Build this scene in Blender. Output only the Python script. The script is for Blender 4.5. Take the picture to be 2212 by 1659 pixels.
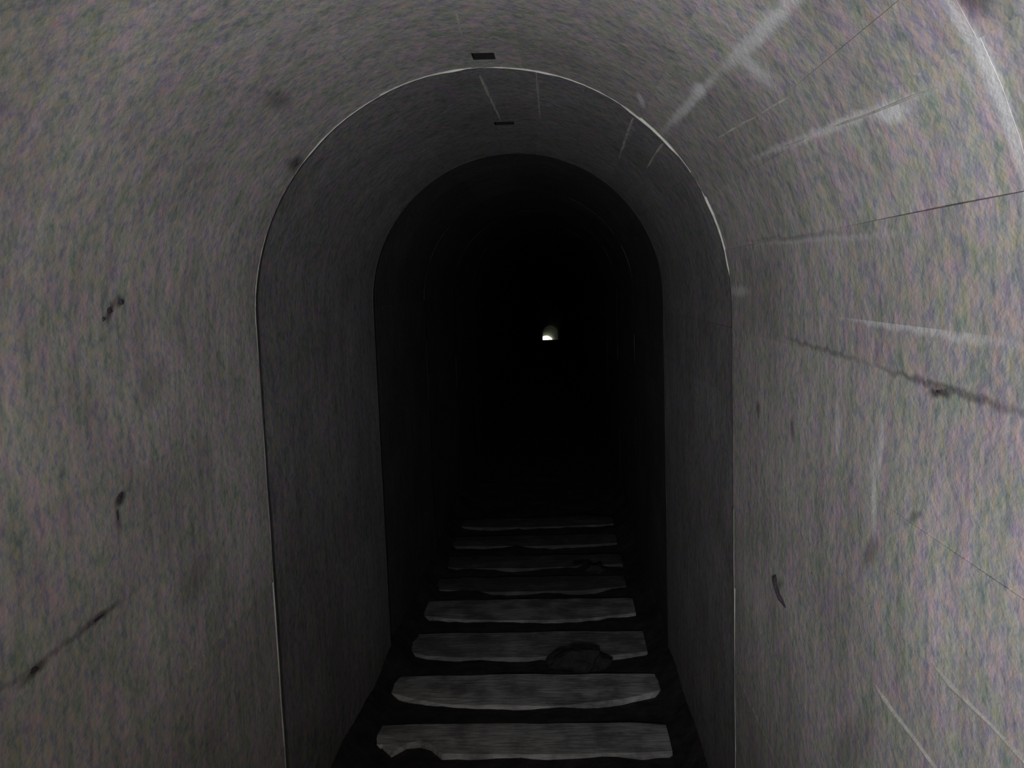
import bpy, bmesh, math, random
from mathutils import Vector, Matrix, noise

for o in list(bpy.data.objects):
    bpy.data.objects.remove(o, do_unlink=True)
scene = bpy.context.scene
C = scene.collection
random.seed(7)

# ------------------------------------------------------------------ camera
F_PX = 1900.0                                   # focal length in pixels of a 2212 x 1659 frame
cam_d = bpy.data.cameras.new('camera')
cam_d.sensor_width = 36.0
cam_d.lens = 36.0 * F_PX / 2212.0
cam_d.clip_start = 0.01
cam_d.clip_end = 400
cam = bpy.data.objects.new('camera', cam_d)
C.objects.link(cam)
rot = Matrix(((0.9980832575, 0.0287506827, 0.0548015443),
              (0.0511710331, 0.1146126711, -0.9920914580),
              (-0.0348042581, 0.9929941258, 0.1129217860)))
cam.matrix_world = Matrix.Translation((0.184, 0.0, 1.78)) @ rot.to_4x4()
scene.camera = cam

# ------------------------------------------------------------------ world: pale overcast sky beyond the far mouth
w = bpy.data.worlds.new('overcast_sky')
scene.world = w
w.use_nodes = True
bgn = w.node_tree.nodes['Background']
bgn.inputs['Color'].default_value = (0.93, 0.97, 1.0, 1)
bgn.inputs['Strength'].default_value = 9.0

# ------------------------------------------------------------------ the photographer's hand torch, plus an added warm fill lamp
def lamp(name, loc, target, energy, color, size_deg, blend, radius):
    d = bpy.data.lights.new(name, 'SPOT')
    d.energy = energy
    d.color = color
    d.spot_size = math.radians(size_deg)
    d.spot_blend = blend
    d.shadow_soft_size = radius
    o = bpy.data.objects.new(name, d)
    C.objects.link(o)
    o.location = loc
    o.rotation_euler = (Vector(target) - Vector(loc)).to_track_quat('-Z', 'Y').to_euler()
    return o

lamp('hand_torch', (0.10, -0.85, 1.55), (0.36, 1.2, 1.74), 228.0, (0.90, 0.92, 1.0), 66, 1.0, 0.03)
lamp('warm_fill', (0.02, -0.80, 1.70), (-0.30, 1.6, 1.72), 50.0, (1.0, 0.94, 0.80), 105, 1.0, 0.03)  # added lamp that warms the left wall and the edges

scene.cycles.max_bounces = 2
scene.cycles.diffuse_bounces = 2
scene.cycles.glossy_bounces = 1
vs = scene.view_settings
vs.view_transform = 'Standard'
vs.look = 'None'
vs.gamma = 1.0
vs.exposure = -0.18
vs.use_curve_mapping = False

# ------------------------------------------------------------------ materials
def new_mat(name):
    m = bpy.data.materials.new(name)
    m.use_nodes = True
    nt = m.node_tree
    return m, nt, nt.nodes['Principled BSDF']

class N:
    """tiny node helper"""
    def __init__(s, nt):
        s.nt = nt
        g = nt.nodes.new('ShaderNodeNewGeometry')
        s.pos = g.outputs['Position']
    def l(s, a, b): s.nt.links.new(a, b)
    def mapped(s, scale):
        n = s.nt.nodes.new('ShaderNodeMapping')
        n.inputs['Scale'].default_value = scale
        s.l(s.pos, n.inputs['Vector'])
        return n.outputs['Vector']
    def noise(s, scale, detail=4, rough=0.6, vec=None, dist=0.0):
        n = s.nt.nodes.new('ShaderNodeTexNoise')
        n.inputs['Scale'].default_value = scale
        n.inputs['Detail'].default_value = detail
        n.inputs['Roughness'].default_value = rough
        n.inputs['Distortion'].default_value = dist
        s.l(vec if vec is not None else s.pos, n.inputs['Vector'])
        return n
    def ramp(s, fac, stops):
        n = s.nt.nodes.new('ShaderNodeValToRGB')
        e = n.color_ramp.elements
        while len(e) < len(stops): e.new(0.5)
        for el, (p, c) in zip(e, stops):
            el.position = p
            el.color = c if len(c) == 4 else (*c, 1)
        s.l(fac, n.inputs['Fac'])
        return n.outputs['Color']
    def mix(s, mode, fac, a, b):
        n = s.nt.nodes.new('ShaderNodeMix')
        n.data_type = 'RGBA'
        n.blend_type = mode
        n.clamp_factor = True
        for sock, v in ((n.inputs['Factor'], fac), (n.inputs['A'], a), (n.inputs['B'], b)):
            pass
        fi = [i for i in n.inputs if i.name == 'Factor' and i.type == 'VALUE'][0]
        ai = [i for i in n.inputs if i.name == 'A' and i.type == 'RGBA'][0]
        bi = [i for i in n.inputs if i.name == 'B' and i.type == 'RGBA'][0]
        for sock, v in ((fi, fac), (ai, a), (bi, b)):
            if hasattr(v, 'is_output') or isinstance(v, bpy.types.NodeSocket): s.l(v, sock)
            elif isinstance(v, (int, float)): sock.default_value = v
            else: sock.default_value = (*v, 1) if len(v) == 3 else v
        return [o for o in n.outputs if o.type == 'RGBA'][0]
    def math(s, op, a, b=0.0):
        n = s.nt.nodes.new('ShaderNodeMath')
        n.operation = op
        for i, v in ((0, a), (1, b)):
            if isinstance(v, bpy.types.NodeSocket): s.l(v, n.inputs[i])
            else: n.inputs[i].default_value = v
        return n.outputs[0]
    def bump(s, height, strength, dist, bsdf):
        n = s.nt.nodes.new('ShaderNodeBump')
        n.inputs['Strength'].default_value = strength
        n.inputs['Distance'].default_value = dist
        s.l(height, n.inputs['Height'])
        s.l(n.outputs['Normal'], bsdf.inputs['Normal'])

def simple(name, base, var=0.3, scale=20, rough=0.85, bump=0.5, stretch=(1, 1, 1), spec=0.25):
    m, nt, b = new_mat(name)
    n = N(nt)
    ns = n.noise(scale, 6, 0.65, n.mapped(stretch))
    n.l(n.ramp(ns.outputs['Fac'], [(0.3, [c * (1 - var) for c in base]), (0.7, [c * (1 + var) for c in base])]), b.inputs['Base Color'])
    b.inputs['Roughness'].default_value = rough
    b.inputs['Specular IOR Level'].default_value = spec
    n.bump(ns.outputs['Fac'], bump, 0.008, b)
    return m

M_LIP = simple('cement_laitance', (0.50, 0.485, 0.44), 0.3, 25, 0.8, 0.3)
M_MUD = simple('dark_trodden_mud', (0.034, 0.029, 0.030), 0.5, 14, 0.85, 1.0)
def timber(name, base, muddy):
    """weathered plank with mud trodden over it in patches"""
    m, nt, b = new_mat(name)
    n = N(nt)
    g = n.noise(9, 4, 0.65, n.mapped((1, 7, 7)))
    col = n.ramp(g.outputs['Fac'], [(0.3, [c * 0.65 for c in base]), (0.7, [c * 1.35 for c in base])])
    p = n.noise(7, 4, 0.6)
    col = n.mix('MIX', n.ramp(p.outputs['Fac'], [(muddy, (0.6, 0.6, 0.6)), (muddy + 0.22, (0, 0, 0))]), col, (0.05, 0.043, 0.045))
    n.l(col, b.inputs['Base Color'])
    b.inputs['Roughness'].default_value = 0.9
    b.inputs['Specular IOR Level'].default_value = 0.15
    n.bump(g.outputs['Fac'], 0.6, 0.008, b)
    return m

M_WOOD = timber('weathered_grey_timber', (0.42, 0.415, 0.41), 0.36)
M_WOOD2 = timber('muddy_half_shaded_timber', (0.30, 0.295, 0.29), 0.42)  # light falloff with distance put into the timber colour
M_FAR_SHADED = timber('muddy_far_shaded_timber', (0.13, 0.125, 0.12), 0.47)  # far sleepers painted darker so they sink into the dark
M_STONE = simple('dark_earth_clod', (0.028, 0.024, 0.024), 0.4, 30, 0.9, 1.0)
M_RUST = simple('rusted_iron', (0.055, 0.042, 0.055), 0.5, 60, 0.8, 0.8)
M_DARK = simple('shaded_slot_black', (0.006, 0.005, 0.006), 0.3, 40, 0.95, 0.4)  # near-black colour stands for the shade inside the slots
M_GRASS = simple('pale_grass', (0.30, 0.34, 0.22), 0.3, 3, 0.9, 0.4)

# ------------------------------------------------------------------ the tunnel's shape
R, ZS = 0.65, 1.70                       # half width and springing height
S1 = ZS + math.pi * R                    # arc length at the right springing
S_END = S1 + ZS
RINGS = [-0.69, 0.87, 2.39, 3.95, 5.50, 7.05, 8.60]

def path(y):
    """centre shift and drop: level at first, then downhill and slightly left"""
    if y <= 27: return 0.0, 0.0
    t = y - 27.0
    k = t * t / (t + 1.5)
    e = max(0.0, (y - 74.0) / 14.0) ** 2                 # a last bend just before the far mouth
    return -0.70 * k / 59.5 - 0.40 * e, -0.0895 * k - 0.50 * e

def prof(s, off=0.0):
    """point (x, z) on the inner face at arc length s from the left foot; off pushes into the rock"""
    if s <= ZS: return -R - off, s
    if s >= S1: return R + off, ZS - (s - S1)
    a = math.pi - (s - ZS) / R
    return (R + off) * math.cos(a), ZS + (R + off) * math.sin(a)

def P(s, y, off=0.0):
    x, z = prof(s, off)
    cx, dz = path(y)
    return Vector((x + cx, y, z + dz))

def mesh_obj(name, verts, faces, mat, parent=None, smooth=False):
    me = bpy.data.meshes.new(name)
    me.from_pydata([tuple(v) for v in verts], [], faces)
    me.materials.append(mat)
    if smooth:
        me.polygons.foreach_set('use_smooth', [True] * len(me.polygons))
    me.update()
    o = bpy.data.objects.new(name, me)
    C.objects.link(o)
    if parent: o.parent = parent
    return o

def tag(o, label=None, cat=None, group=None, kind=None):
    if label: o['label'] = label
    if cat: o['category'] = cat
    if group: o['group'] = group
    if kind: o['kind'] = kind
    return o

def prof_frame(s, y):
    """point on the wall and its frame (along the tunnel, along the arc, into the room)"""
    p0, p1 = P(s, y), P(s + 0.01, y)
    e_y = Vector((0, 1, 0))
    e_s = (p1 - p0).normalized()
    return p0, e_y, e_s, e_y.cross(e_s)

# stains with shapes of their own, and shaded board gaps painted as streaks: (arc length, y, half length along the tunnel, half length along the arc, turn, strength)
LIME_STAINS = [(3.250, 1.97, 0.42, 0.013, -0.03, 0.6), (3.252, 1.81, 0.075, 0.018, -0.03, 0.9), (3.272, 1.36, 0.30, 0.016, -0.035, 0.7),
               (3.300, 1.47, 0.035, 0.055, 0.5, 0.6), (3.462, 1.12, 0.06, 0.016, -0.08, 0.7), (3.441, 1.40, 0.45, 0.009, -0.052, 0.45),
               (3.470, 0.88, 0.018, 0.16, 0.0, 0.75), (4.00, 1.32, 0.014, 0.075, 0.10, 0.6), (3.92, 1.30, 0.014, 0.06, -0.05, 0.5),
               (3.93, 1.50, 0.012, 0.05, 0.05, 0.45), (3.150, 2.21, 0.06, 0.014, 0.2, 0.8), (3.735, 1.25, 0.35, 0.010, -0.02, 0.55),
               (3.600, 1.60, 0.5, 0.008, -0.03, 0.25), (3.70, 2.30, 0.16, 0.016, 0.0, 0.45)]
DARK_STAINS_AND_GAPS = [(1.757, 1.605, 0.035, 0.014, 0.9, 0.8), (1.775, 1.640, 0.020, 0.014, 0.2, 0.7), (1.405, 1.580, 0.030, 0.013, 0.4, 0.9),
               (1.37, 1.565, 0.014, 0.035, 0.0, 0.6), (2.150, 2.34, 0.06, 0.030, 0.0, 0.7), (2.27, 1.95, 0.10, 0.030, 0.0, 0.45),
               (1.206, 1.28, 0.05, 0.012, 0.1, 0.8), (1.214, 1.47, 0.09, 0.010, 0.0, 0.7), (3.813, 1.10, 0.040, 0.008, 0.1, 0.9), (3.806, 1.08, 0.26, 0.007, -0.02, 0.6), (3.795, 1.6, 0.28, 0.006, -0.02, 0.4), (1.212, 1.35, 0.25, 0.008, 0.0, 0.4), (3.590, 1.75, 0.45, 0.006, -0.03, 0.3),
               (3.975, 2.08, 0.03, 0.022, 0.0, 0.6), (3.975, 1.78, 0.016, 0.03, 0.0, 0.6), (4.45, 1.42, 0.16, 0.05, 0.7, 0.35),
               (3.400, 0.84, 0.04, 0.030, 0.0, 0.7), (4.335, 1.89, 0.045, 0.016, 0.5, 0.4), (4.09, 1.33, 0.06, 0.02, 0.7, 0.45),
               (3.99, 1.17, 0.03, 0.008, 0.5, 0.5), (1.60, 1.75, 0.10, 0.05, 0.4, 0.3), (1.15, 1.9, 0.14, 0.05, 0.2, 0.3)]

def concrete(name, base, chroma=0.68, streak=0.45, rough=0.9, stains=None, spec=0.2):
    m, nt, b = new_mat(name)
    n = N(nt)
    big = n.noise(2.4, 3, 0.6)
    col = n.ramp(big.outputs['Fac'], [(0.30, [c * 0.80 for c in base]), (0.52, base), (0.72, [c * 1.18 for c in base])])
    # coloured blotches of algae, rust and lime film: each channel drifts on its own
    nb = n.noise(22, 3, 0.72, n.mapped((1, 1, 0.75)))
    tint = n.ramp(nb.outputs['Fac'], [(0.33, (0.62, 0.84, 0.62)), (0.45, (0.96, 1.02, 0.92)), (0.54, (1.0, 0.95, 1.02)), (0.66, (1.22, 0.96, 1.20))])
    col = n.mix('MULTIPLY', chroma, col, tint)
    nb2 = n.noise(60, 2, 0.7, n.mapped((1, 1, 0.7)))
    tint2 = n.ramp(nb2.outputs['Fac'], [(0.34, (0.60, 0.66, 0.86)), (0.49, (1.0, 1.0, 1.0)), (0.66, (1.34, 1.12, 0.90))])
    col = n.mix('MULTIPLY', chroma, col, tint2)
    # runs of seepage down the walls
    st = n.noise(1.0, 3, 0.75, n.mapped((24, 24, 4.0)))
    col = n.mix('MULTIPLY', streak, col, n.ramp(st.outputs['Fac'], [(0.33, (0.60, 0.57, 0.60)), (0.5, (0.98, 0.98, 0.98)), (0.68, (1.25, 1.22, 1.2))]))
    if stains:
        wv = nt.nodes.new('ShaderNodeVectorMath'); wv.operation = 'MULTIPLY_ADD'
        n.l(nb.outputs['Color'], wv.inputs[0])
        wv.inputs[1].default_value = (0.024, 0.024, 0.024)
        n.l(n.pos, wv.inputs[2])
        def mask(lst):
            acc = None
            for (s_, y_, ly, ls, tn, k) in [q for q in lst if stains[0] <= q[0] < stains[1]]:
                p, ey, es, en = prof_frame(s_, y_)
                mp = nt.nodes.new('ShaderNodeMapping'); mp.vector_type = 'TEXTURE'
                M = Matrix((ey, es, en)).transposed() @ Matrix.Rotation(tn, 3, 'Z')
                mp.inputs['Location'].default_value = p + Vector((0.012, 0.012, 0.012))
                mp.inputs['Rotation'].default_value = M.to_euler()
                mp.inputs['Scale'].default_value = (ly, ls, 0.08)
                n.l(wv.outputs[0], mp.inputs['Vector'])
                ln = nt.nodes.new('ShaderNodeVectorMath'); ln.operation = 'LENGTH'
                n.l(mp.outputs[0], ln.inputs[0])
                mr = nt.nodes.new('ShaderNodeMapRange'); mr.interpolation_type = 'SMOOTHSTEP'
                n.l(ln.outputs['Value'], mr.inputs['Value'])
                mr.inputs['From Min'].default_value = 1.25; mr.inputs['From Max'].default_value = 0.25
                mr.inputs['To Min'].default_value = 0.0; mr.inputs['To Max'].default_value = k
                acc = mr.outputs[0] if acc is None else n.math('MAXIMUM', acc, mr.outputs[0])
            return acc
        lm, dm = mask(LIME_STAINS), mask(DARK_STAINS_AND_GAPS)
        if lm is not None: col = n.mix('MIX', lm, col, (0.80, 0.80, 0.80))
        if dm is not None: col = n.mix('MULTIPLY', dm, col, (0.16, 0.13, 0.17))
    oi = nt.nodes.new('ShaderNodeObjectInfo')
    col = n.mix('MULTIPLY', 1.0, col, n.ramp(oi.outputs['Random'], [(0, (0.94, 0.94, 0.94)), (1, (1.06, 1.06, 1.06))]))
    n.l(col, b.inputs['Base Color'])
    b.inputs['Roughness'].default_value = rough
    b.inputs['Specular IOR Level'].default_value = spec
    h = n.noise(38, 3, 0.7, n.mapped((1.3, 0.8, 1.2)))
    n.bump(h.outputs['Fac'], 0.4, 0.006, b)
    return m

M_CONC = {}
for key, rng in (('left_wall', (-1, 1.705)), ('vault_left', (1.705, 3.0)), ('vault_right', (3.0, 3.735)), ('right_wall', (3.735, 9))):
    M_CONC[key] = (rng, concrete('board_marked_concrete_' + key, (0.42, 0.41, 0.40), stains=rng))
def conc_at(s):
    return next(m for rng, m in M_CONC.values() if rng[0] <= s < rng[1])
M_DARKER = concrete('darker_concrete', (0.225, 0.225, 0.228), 0.8, 0.45, 0.9)  # darker tone for one section of lining
M_MOUTH = simple('pale_daylit_concrete', (0.27, 0.25, 0.21), 0.25, 8, 0.9, 0.3)
M_BLACK = concrete('blackish_concrete', (0.085, 0.087, 0.09), 0.6, 0.35, 0.95, None, 0.05)  # darkest tone, for all sections further in and the shell

# ------------------------------------------------------------------ walls and vault: the outer shell, whole length
def shell(name, s0, s1, n, label):
    ys = [-6.0, -5.2, -3.8, -3.79, -2.25, -2.24, -0.70, -0.69] + [y for y in RINGS[1:]] + [8.601]
    y = 10.15
    while y < 88:
        ys += [y, y + 0.001]
        y += 1.55
    ys.append(88.0)
    verts, faces = [], []
    for yi, y in enumerate(ys):
        off = 0.03 if -0.695 < y < 8.6005 else 0.0
        if y > 8.6005 and abs(((y - 8.6) % 1.55) - 0.001) < 0.0005: off = 0.012
        for i in range(n + 1):
            verts.append(P(s0 + (s1 - s0) * i / n, y, off))
    for j in range(len(ys) - 1):
        for i in range(n):
            a = j * (n + 1) + i
            faces.append((a, a + n + 1, a + n + 2, a + 1))
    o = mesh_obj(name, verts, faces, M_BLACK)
    o.data.materials.append(M_MOUTH)                       # paler colour put in so the daylight glow shows at the mouth
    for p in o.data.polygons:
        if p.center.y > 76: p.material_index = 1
    tag(o, label, 'ceiling' if name == 'ceiling' else 'wall', kind='structure')
    return o

S_L, S_R = 1.70, 3.735
wall_left = shell('wall_left', -0.15, S_L, 4, 'grey board-marked concrete wall on the left of the tunnel')
ceiling = shell('ceiling', S_L, S_R, 24, 'rounded grey concrete vault overhead')
wall_right = shell('wall_right', S_R, S_END + 0.15, 4, 'brighter grey board-marked concrete wall on the right')

def owner(s):
    return wall_left if s < S_L - 0.001 else (wall_right if s > S_R - 0.001 else ceiling)

# boundaries between the board imprints: (arc length, width of the groove there)
BOUND = [(-0.12, 0), (0.22, 0), (0.47, 0), (0.72, 0), (0.96, 0), (1.212, 0), (1.45, 0), (1.70, 0),
         (1.94, 0), (2.195, 0), (2.44, 0), (2.695, 0), (2.83, 0), (3.00, 0), (3.170, 0), (3.262, 0),
         (3.365, 0), (3.440, 0), (3.59, 0), (3.735, 0), (3.803, 0), (4.00, 0), (4.168, 0), (4.297, 0),
         (4.52, 0), (4.76, 0), (5.00, 0), (5.24, 0), (S_END + 0.12, 0)]
SLOTS = {1: [(2.708, 2.765, 2.245, 2.309)], 2: [(2.700, 2.766, 3.215, 3.275)]}

def nz(x, y, z=0.0):
    return noise.noise(Vector((x, y, z)))

def strip(sa, sb, y0, y1, base, mat, parent, holes, cone=0.012):
    """one board-wide band of concrete between two joints, a slab with real edges"""
    nl = 9
    arc = not (sb <= ZS + 0.01 or sa >= S1 - 0.03)
    ns = max(2, int(math.ceil((sb - sa) / 0.05))) if arc else 2
    S = [sa + (sb - sa) * i / ns for i in range(ns + 1)]
    Y = [y0 + (y1 - y0) * j / nl for j in range(nl + 1)]
    for (ha, hb, h0, h1) in holes:
        S = sorted([s for s in S if min(abs(s - ha), abs(s - hb)) > 0.012 and not ha < s < hb] + [ha, hb])
        Y = sorted([y for y in Y if min(abs(y - h0), abs(y - h1)) > 0.03 and not h0 < y < h1] + [h0, h1])
    S[0], S[-1] = sa, sb
    verts, faces, idx = [], [], {}
    def off(s, y):
        f = (y - y0) / (y1 - y0)
        return base + cone * (1 - f) + 0.004 * nz(s * 3.1, y * 2.3, base * 900)
    for j, y in enumerate(Y):
        for i, s in enumerate(S):
            idx[i, j] = len(verts)
            verts.append(P(s, y, off(s, y)))
    for j in range(len(Y) - 1):
        for i in range(len(S) - 1):
            mid = ((S[i] + S[i + 1]) / 2, (Y[j] + Y[j + 1]) / 2)
            if any(a < mid[0] < b and c < mid[1] < d for a, b, c, d in holes): continue
            faces.append((idx[i, j], idx[i, j + 1], idx[i + 1, j + 1], idx[i + 1, j]))
    # edges running back into the wall
    back = {}
    def bk(i, j):
        if (i, j) not in back:
            back[i, j] = len(verts)
            verts.append(P(S[i], Y[j], 0.03))
        return back[i, j]
    for i in range(len(S) - 1):
        for j in (0, len(Y) - 1):
            faces.append((idx[i, j], idx[i + 1, j], bk(i + 1, j), bk(i, j)))
    for j in range(len(Y) - 1):
        for i in (0, len(S) - 1):
            faces.append((idx[i, j], idx[i, j + 1], bk(i, j + 1), bk(i, j)))
    o = mesh_obj('concrete_band', verts, faces, mat, parent)
    for (ha, hb, h0, h1) in holes:                       # the blind slot itself
        c = [P(s, y, d) for d in (0.0, 0.20) for (s, y) in ((ha, h0), (hb, h0), (hb, h1), (ha, h1))]
        c[:4] = [P(s, y, off(s, y)) for (s, y) in ((ha, h0), (hb, h0), (hb, h1), (ha, h1))]
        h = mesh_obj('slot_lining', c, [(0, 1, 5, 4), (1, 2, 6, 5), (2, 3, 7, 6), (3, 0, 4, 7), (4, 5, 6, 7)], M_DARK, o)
        h['label'] = 'black rectangular slot in the crown'
    return o

for k in range(len(RINGS) - 1):
    y0, y1 = RINGS[k], RINGS[k + 1]
    for q in range(len(BOUND) - 1):
        (a, ga), (b, gb) = BOUND[q], BOUND[q + 1]
        sa, sb = a + ga / 2, b - gb / 2
        mid = (a + b) / 2
        holes = [h for h in SLOTS.get(k, []) if sa < h[0] < sb]
        mat = conc_at(mid) if k < 2 else (M_DARKER if k == 2 else M_BLACK)
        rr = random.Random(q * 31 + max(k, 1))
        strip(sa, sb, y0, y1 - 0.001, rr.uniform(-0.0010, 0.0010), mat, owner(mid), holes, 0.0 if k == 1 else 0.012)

# ------------------------------------------------------------------ lips of cement at the joints between the rings
def lip(s0, s1, y, hfun, parent, seed, mat=M_LIP):
    n = max(6, int((s1 - s0) / 0.035))
    verts, faces = [], []
    for i in range(n + 1):
        s = s0 + (s1 - s0) * i / n
        h = hfun(s) * (0.75 + 0.7 * nz(s * 9, seed, 3.3))
        h = max(h, 0.0004)
        wd = 0.006 + 0.003 * nz(s * 5, seed, 8.1)
        bk = 0.006 if seed < 8 else 0.014
        verts += [P(s, y - wd, 0.004), P(s, y, -h), P(s, y + 0.004, -h * 0.8), P(s, y + 0.008, bk)]
    for i in range(n):
        a = 4 * i
        for j in range(3):
            faces.append((a + j, a + 4 + j, a + 5 + j, a + 1 + j))
    return mesh_obj('joint_lip', verts, faces, mat, parent)

def h_ring(k):
    def f(s):
        if k == 2:
            if 3.12 < s < 3.29: return 0.0065
            if 3.44 < s < 3.63: return 0.0060
            if 2.16 < s < 2.66: return 0.0042
            if 2.74 < s < 2.90: return 0.0045
            if s < 1.3: return 0.0017
            if s > S1: return 0.0013
            return 0.0016
        if k == 1: return 0.0006
        return 0.0008 if k < 4 else 0.0004
    return f

for k in range(2, len(RINGS)):
    for (a, b, ow) in ((0.0, S_L, wall_left), (S_L, S_R, ceiling), (S_R, S_END, wall_right)):
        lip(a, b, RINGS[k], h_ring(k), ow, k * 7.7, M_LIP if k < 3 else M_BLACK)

# ------------------------------------------------------------------ fins of cement squeezed out between the form boards
def fin(s0, s1, y0, y1, wid, hgt, mat=M_LIP, name='form_board_fin', parent=None, n=None):
    """a narrow raised line on the wall from (s0, y0) to (s1, y1)"""
    L = math.hypot(y1 - y0, s1 - s0)
    n = n or max(6, int(L / 0.05))
    verts, faces = [], []
    dy, ds = (y1 - y0) / L, (s1 - s0) / L
    for i in range(n + 1):
        t = i / n
        y = y0 + (y1 - y0) * t
        s = s0 + (s1 - s0) * t
        e = min(1.0, 6 * t, 6 * (1 - t))
        ww = wid * (0.35 + 0.65 * e) * (1 + 0.7 * nz(y * 9, s * 9, wid * 500))
        h = hgt * e * (1 + 0.8 * nz(y * 7, s * 7, 4.4 + wid * 500))
        wob = 0.25 * wid * nz(y * 13, s * 13, 9.7)
        for c, hh in ((-1, 0.0), (-0.45, 0.8), (0.1, 1.0), (0.55, 0.7), (1, 0.0)):
            oo = c * ww / 2 + wob
            d = 0.016 if hh == 0 else 0.003 - h * hh
            verts.append(P(s + oo * dy, y - oo * ds, d))
    for i in range(n):
        a = 5 * i
        for j in range(4):
            faces.append((a + j, a + 5 + j, a + 6 + j, a + 1 + j))
    return mesh_obj(name, verts, faces, mat, parent or owner((s0 + s1) / 2), True)

FINS = [  # s at start, s at end, y from, y to, width, height
    (3.340, 3.388, 2.05, 1.10, .008, .0030), (3.412, 3.464, 1.97, 0.95, .007, .0030), (3.561, 3.606, 2.38, 1.05, .006, .0025),
    (3.725, 3.741, 1.50, 0.88, .011, .0035), (3.720, 3.735, 2.10, 1.60, .006, .0020), (3.786, 3.800, 1.85, 1.05, .006, .0025),
    (4.163, 4.172, 1.15, 0.70, .011, .0060), (4.289, 4.302, 1.36, 0.80, .010, .0060), (3.166, 3.183, 1.75, 1.30, .007, .0035),
    (2.830, 2.836, 2.36, 1.60, .008, .0030), (2.694, 2.711, 2.32, 1.85, .008, .0035), (2.706, 2.722, 2.50, 3.18, .009, .0040),
    (2.184, 2.240, 2.10, 1.55, .010, .0025), (3.150, 3.165, 2.46, 3.20, .010, .0045), (3.256, 3.262, 2.46, 2.95, .009, .0040),
    (2.865, 2.862, 2.42, 3.10, .006, .0030)]
for (sa, sb, ya, yb, wd, hg) in FINS:
    fin(sa, sb, ya, yb, wd, hg)

# ------------------------------------------------------------------ rusted stubs and dark scars on the walls
def lump_mesh(rx, ry, rz, seed, sub=2, rough=0.35):
    bm = bmesh.new()
    bmesh.ops.create_icosphere(bm, subdivisions=sub, radius=1.0)
    for v in bm.verts:
        k = 1 + rough * noise.noise(v.co * 1.6 + Vector((seed, seed * 2.3, 0)))
        v.co = Vector((v.co.x * rx * k, v.co.y * ry * k, v.co.z * rz * k))
    me = bpy.data.meshes.new('lump')
    bm.to_mesh(me)
    bm.free()
    return me

def stub(s, y, ls, ly, proud, ow, seed, tilt=0.0, name='iron_stub', label='dark rusted iron stub'):
    me = lump_mesh(ly * 0.6, ls * 0.6, proud * 0.6, seed, 2, 0.6)
    me.materials.append(M_RUST)
    o = bpy.data.objects.new(name, me)
    C.objects.link(o)
    p0, p1 = P(s, y), P(s + 0.01, y)
    e_y = Vector((0, 1, 0))
    e_s = (p1 - p0).normalized()
    nrm = e_y.cross(e_s)
    o.matrix_world = Matrix.Translation(p0) @ Matrix((e_y, e_s, nrm)).transposed().to_4x4() @ Matrix.Rotation(tilt, 4, 'Z')
    o.parent = ow
    o['label'] = label
    return o

stub(1.757, 1.595, .010, .010, .006, wall_left, 1, 0.6)
stub(1.772, 1.640, .008, .010, .006, wall_left, 2, 0.3)
stub(1.742, 1.575, .007, .006, .004, wall_left, 3)
stub(1.410, 1.578, .008, .018, .009, wall_left, 4, 0.35)
stub(1.375, 1.565, .018, .007, .003, wall_left, 5)
stub(2.150, 2.350, .016, .010, .004, ceiling, 6)
stub(1.206, 1.275, .008, .016, .004, wall_left, 7, -0.1)
stub(1.214, 1.470, .005, .030, .003, wall_left, 8, 0.0)
stub(3.812, 1.100, .004, .016, .003, wall_right, 9, 0.05)
stub(3.980, 2.075, .016, .010, .003, wall_right, 10)
stub(3.945, 2.100, .008, .008, .003, wall_right, 11)
stub(3.975, 1.785, .018, .005, .003, wall_right, 12)
stub(4.225, 1.640, .010, .008, .003, wall_right, 14)
stub(3.400, 0.845, .020, .016, .003, ceiling, 15)

def wire(pts, r, ow, label):
    verts, faces = [], []
    m = 6
    for i, p in enumerate(pts):
        d = (pts[min(i + 1, len(pts) - 1)] - pts[max(i - 1, 0)]).normalized()
        u = d.orthogonal().normalized()
        v = d.cross(u)
        rr = r * (0.6 if i in (0, len(pts) - 1) else 1)
        for j in range(m):
            a = 2 * math.pi * j / m
            verts.append(p + u * (rr * math.cos(a)) + v * (rr * math.sin(a)))
    for i in range(len(pts) - 1):
        for j in range(m):
            faces.append((i * m + j, i * m + (j + 1) % m, (i + 1) * m + (j + 1) % m, (i + 1) * m + j))
    o = mesh_obj('tie_wire', verts, faces, M_RUST, ow, True)
    o['label'] = label
    return o

wire([P(4.326, 1.925, 0.002), P(4.334, 1.910, -0.006), P(4.345, 1.893, -0.007), P(4.357, 1.868, -0.006), P(4.368, 1.835, 0.002)], 0.0045, wall_right,
     'short bent dark wire end')

# ------------------------------------------------------------------ floor of dark mud
def floor_z(x, y):
    e = abs(x) / R
    z = 0.014 + 0.020 * nz(x * 4, y * 4, 1.1) + 0.009 * nz(x * 13, y * 13, 5.1)
    z += 0.075 * max(0.0, e - 0.86) / 0.14 * (1 + 0.4 * nz(x, y * 3, 2.2))
    return z

xs = [-0.70 + 1.40 * i / 28 for i in range(29)]
ys = [-6.0, -3, -1, 1.0] + [1.5 + 0.05 * i for i in range(130)]
y = 8.5
while y < 88.0:
    ys.append(y)
    y += 0.5
ys.append(88.0)
verts, faces = [], []
for yy in ys:
    cx, dz = path(yy)
    fade = 1.0 if yy < 12 else 0.5
    for x in xs:
        verts.append((x + cx, yy, floor_z(x, yy) * fade + dz))
for j in range(len(ys) - 1):
    for i in range(len(xs) - 1):
        a = j * len(xs) + i
        faces.append((a, a + 1, a + len(xs) + 1, a + len(xs)))
floor = mesh_obj('floor', verts, faces, M_MUD, None, True)
tag(floor, 'dark trodden mud floor of the tunnel', 'floor', kind='structure')

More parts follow.
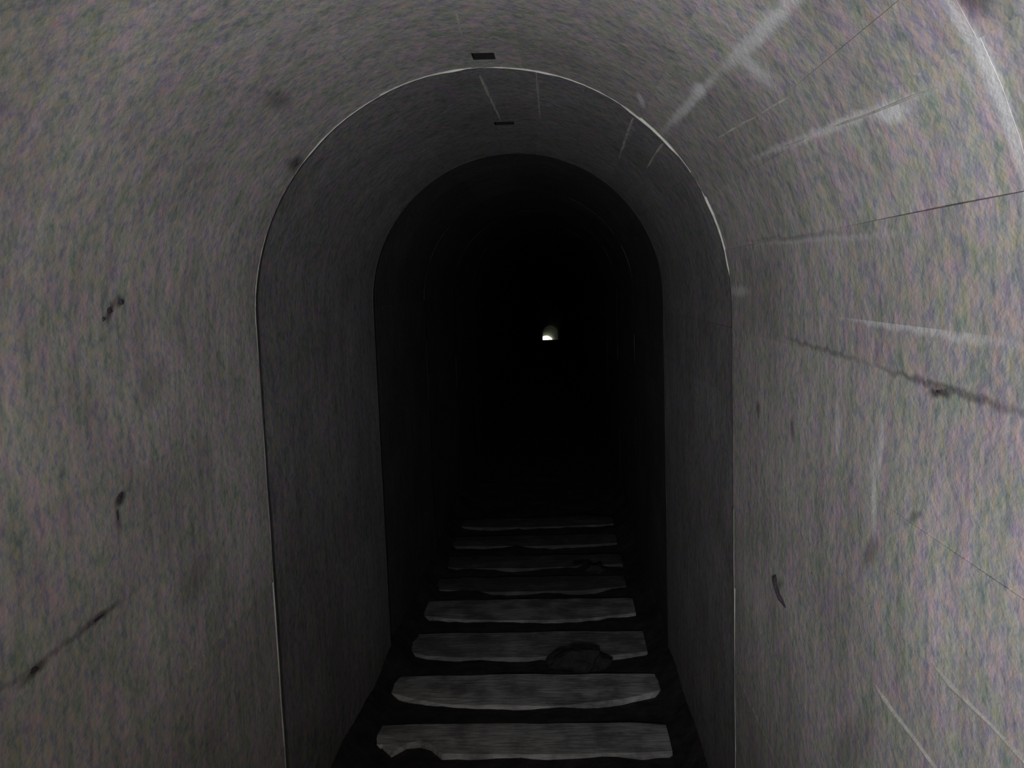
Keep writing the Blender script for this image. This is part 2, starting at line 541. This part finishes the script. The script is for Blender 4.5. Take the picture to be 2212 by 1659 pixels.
# added cap behind the photographer, keeps sky light out where the tunnel goes on
ev = [P(-0.15 + (S_END + 0.30) * i / 40, -6.0, 0.0) for i in range(41)]
sky_block_back = mesh_obj('sky_block_back', ev + [v + Vector((0, -0.2, 0)) for v in ev], [tuple(range(41)), tuple(range(81, 40, -1))], M_BLACK)
tag(sky_block_back, 'added cap behind the viewer that blocks the sky', 'wall', kind='structure')

# ------------------------------------------------------------------ sleepers
SLEEPERS = [  # near edge y, far edge y, left x, right x, bow of the near edge, notches (x, width, depth), label
    (3.10, 3.355, -0.590, 0.562, 0.02, [(-0.40, .09, .10), (-0.56, .06, .07)], 'grey timber sleeper nearest the camera, its left front corner broken away'),
    (3.48, 3.800, -0.600, 0.575, 0.13, [], 'grey timber sleeper with a bowed, boat-shaped front edge, second from the bottom of the photo'),
    (3.96, 4.285, -0.592, 0.560, 0.04, [(-0.58, .05, .05)], 'grey timber sleeper with the largest dark clod against its front edge'),
    (4.42, 4.750, -0.585, 0.548, 0.08, [], 'grey timber sleeper just beyond the one with the large clod'),
    (4.86, 5.140, -0.580, 0.530, 0.07, [], 'dim timber sleeper, fifth from the bottom of the photo'),
    (5.28, 5.560, -0.575, 0.540, 0.05, [(0.33, .08, .06)], 'dim timber sleeper, sixth from the bottom of the photo, near the small clod'),
    (5.74, 6.010, -0.580, 0.535, 0.04, [], 'muddy, darkened, hardly visible timber sleeper, seventh from the bottom of the photo'),
    (6.20, 6.470, -0.575, 0.540, 0.05, [], 'muddy, darkened, hardly visible timber sleeper, eighth from the bottom of the photo')]

def sleeper(ya, yb, xl, xr, bow, notches, label, seed, mat, top):
    n = 24
    near, far = [], []
    for i in range(n + 1):
        t = i / n
        x = xl + (xr - xl) * t
        c = (2 * t - 1)
        yn = ya + bow * (abs(c) ** 2.6) + 0.012 * nz(x * 6, seed, 1.0)
        for (nx, nw, nd) in notches:
            yn += nd * max(0.0, 1 - ((x - nx) / nw) ** 2)
        yf = yb - 0.015 * abs(c) ** 8 + 0.008 * nz(x * 6, seed, 7.0)
        near.append((x, min(yn, yf - 0.03)))
        far.append((x, yf))
    verts, faces = [], []
    for i in range(n + 1):
        (x, a), (_, b) = near[i], far[i]
        wv = 0.004 * nz(x * 5, seed, 2.0)
        br = 0.012
        verts += [(x, a, -0.06), (x, a, top - br + wv), (x, a + br, top + wv), (x, (a + b) / 2, top + wv + 0.003), (x, b - br, top + wv), (x, b, top - br + wv), (x, b, -0.06)]
    for i in range(n):
        p = 7 * i
        for j in range(7):
            q = (j + 1) % 7
            faces.append((p + j, p + q, p + 7 + q, p + 7 + j))
    faces.append(tuple(range(6, -1, -1)))
    faces.append(tuple(range(7 * n, 7 * n + 7)))
    ym = (ya + yb) / 2
    o = mesh_obj('railway_sleeper', [(x, y - ym, z) for x, y, z in verts], faces, mat)
    o.location = (0, ym, 0)
    return tag(o, label, 'sleeper', 'timber sleepers across the tunnel floor')

for i, (ya, yb, xl, xr, bow, nt_, lb) in enumerate(SLEEPERS):
    sleeper(ya, yb, xl, xr, bow, nt_, lb, i * 3.7, M_WOOD if i < 2 else (M_WOOD2 if i < 4 else M_FAR_SHADED), 0.030 if i < 4 else 0.026)

# ------------------------------------------------------------------ clods on the floor
def clod(x, y, z, rx, ry, rz, seed, label):
    me = lump_mesh(rx, ry, rz, seed, 3, 0.45)
    me.materials.append(M_STONE)
    o = bpy.data.objects.new('earth_clod', me)
    C.objects.link(o)
    zmin = min(v.co.z for v in me.vertices)
    o.location = (x, y, z - zmin - rz * 0.35)
    return tag(o, label, 'clod', 'clods of earth between the sleepers')

clod(0.225, 3.89, 0.0, 0.135, 0.06, 0.060, 3.0, 'large dark clod lying against the third sleeper')
clod(0.365, 5.22, 0.0, 0.060, 0.05, 0.040, 8.0, 'small dark clod by the sixth sleeper')

# ------------------------------------------------------------------ outside the far mouth
cx, dz = path(88.0)
gv = [(cx - 60, 88.0, dz - 0.05), (cx + 60, 88.0, dz - 0.05), (cx + 60, 200, dz - 3), (cx - 60, 200, dz - 3)]
ground = mesh_obj('ground', gv, [(0, 1, 2, 3)], M_GRASS)
tag(ground, 'pale grass outside the far mouth of the tunnel', 'ground', kind='structure')
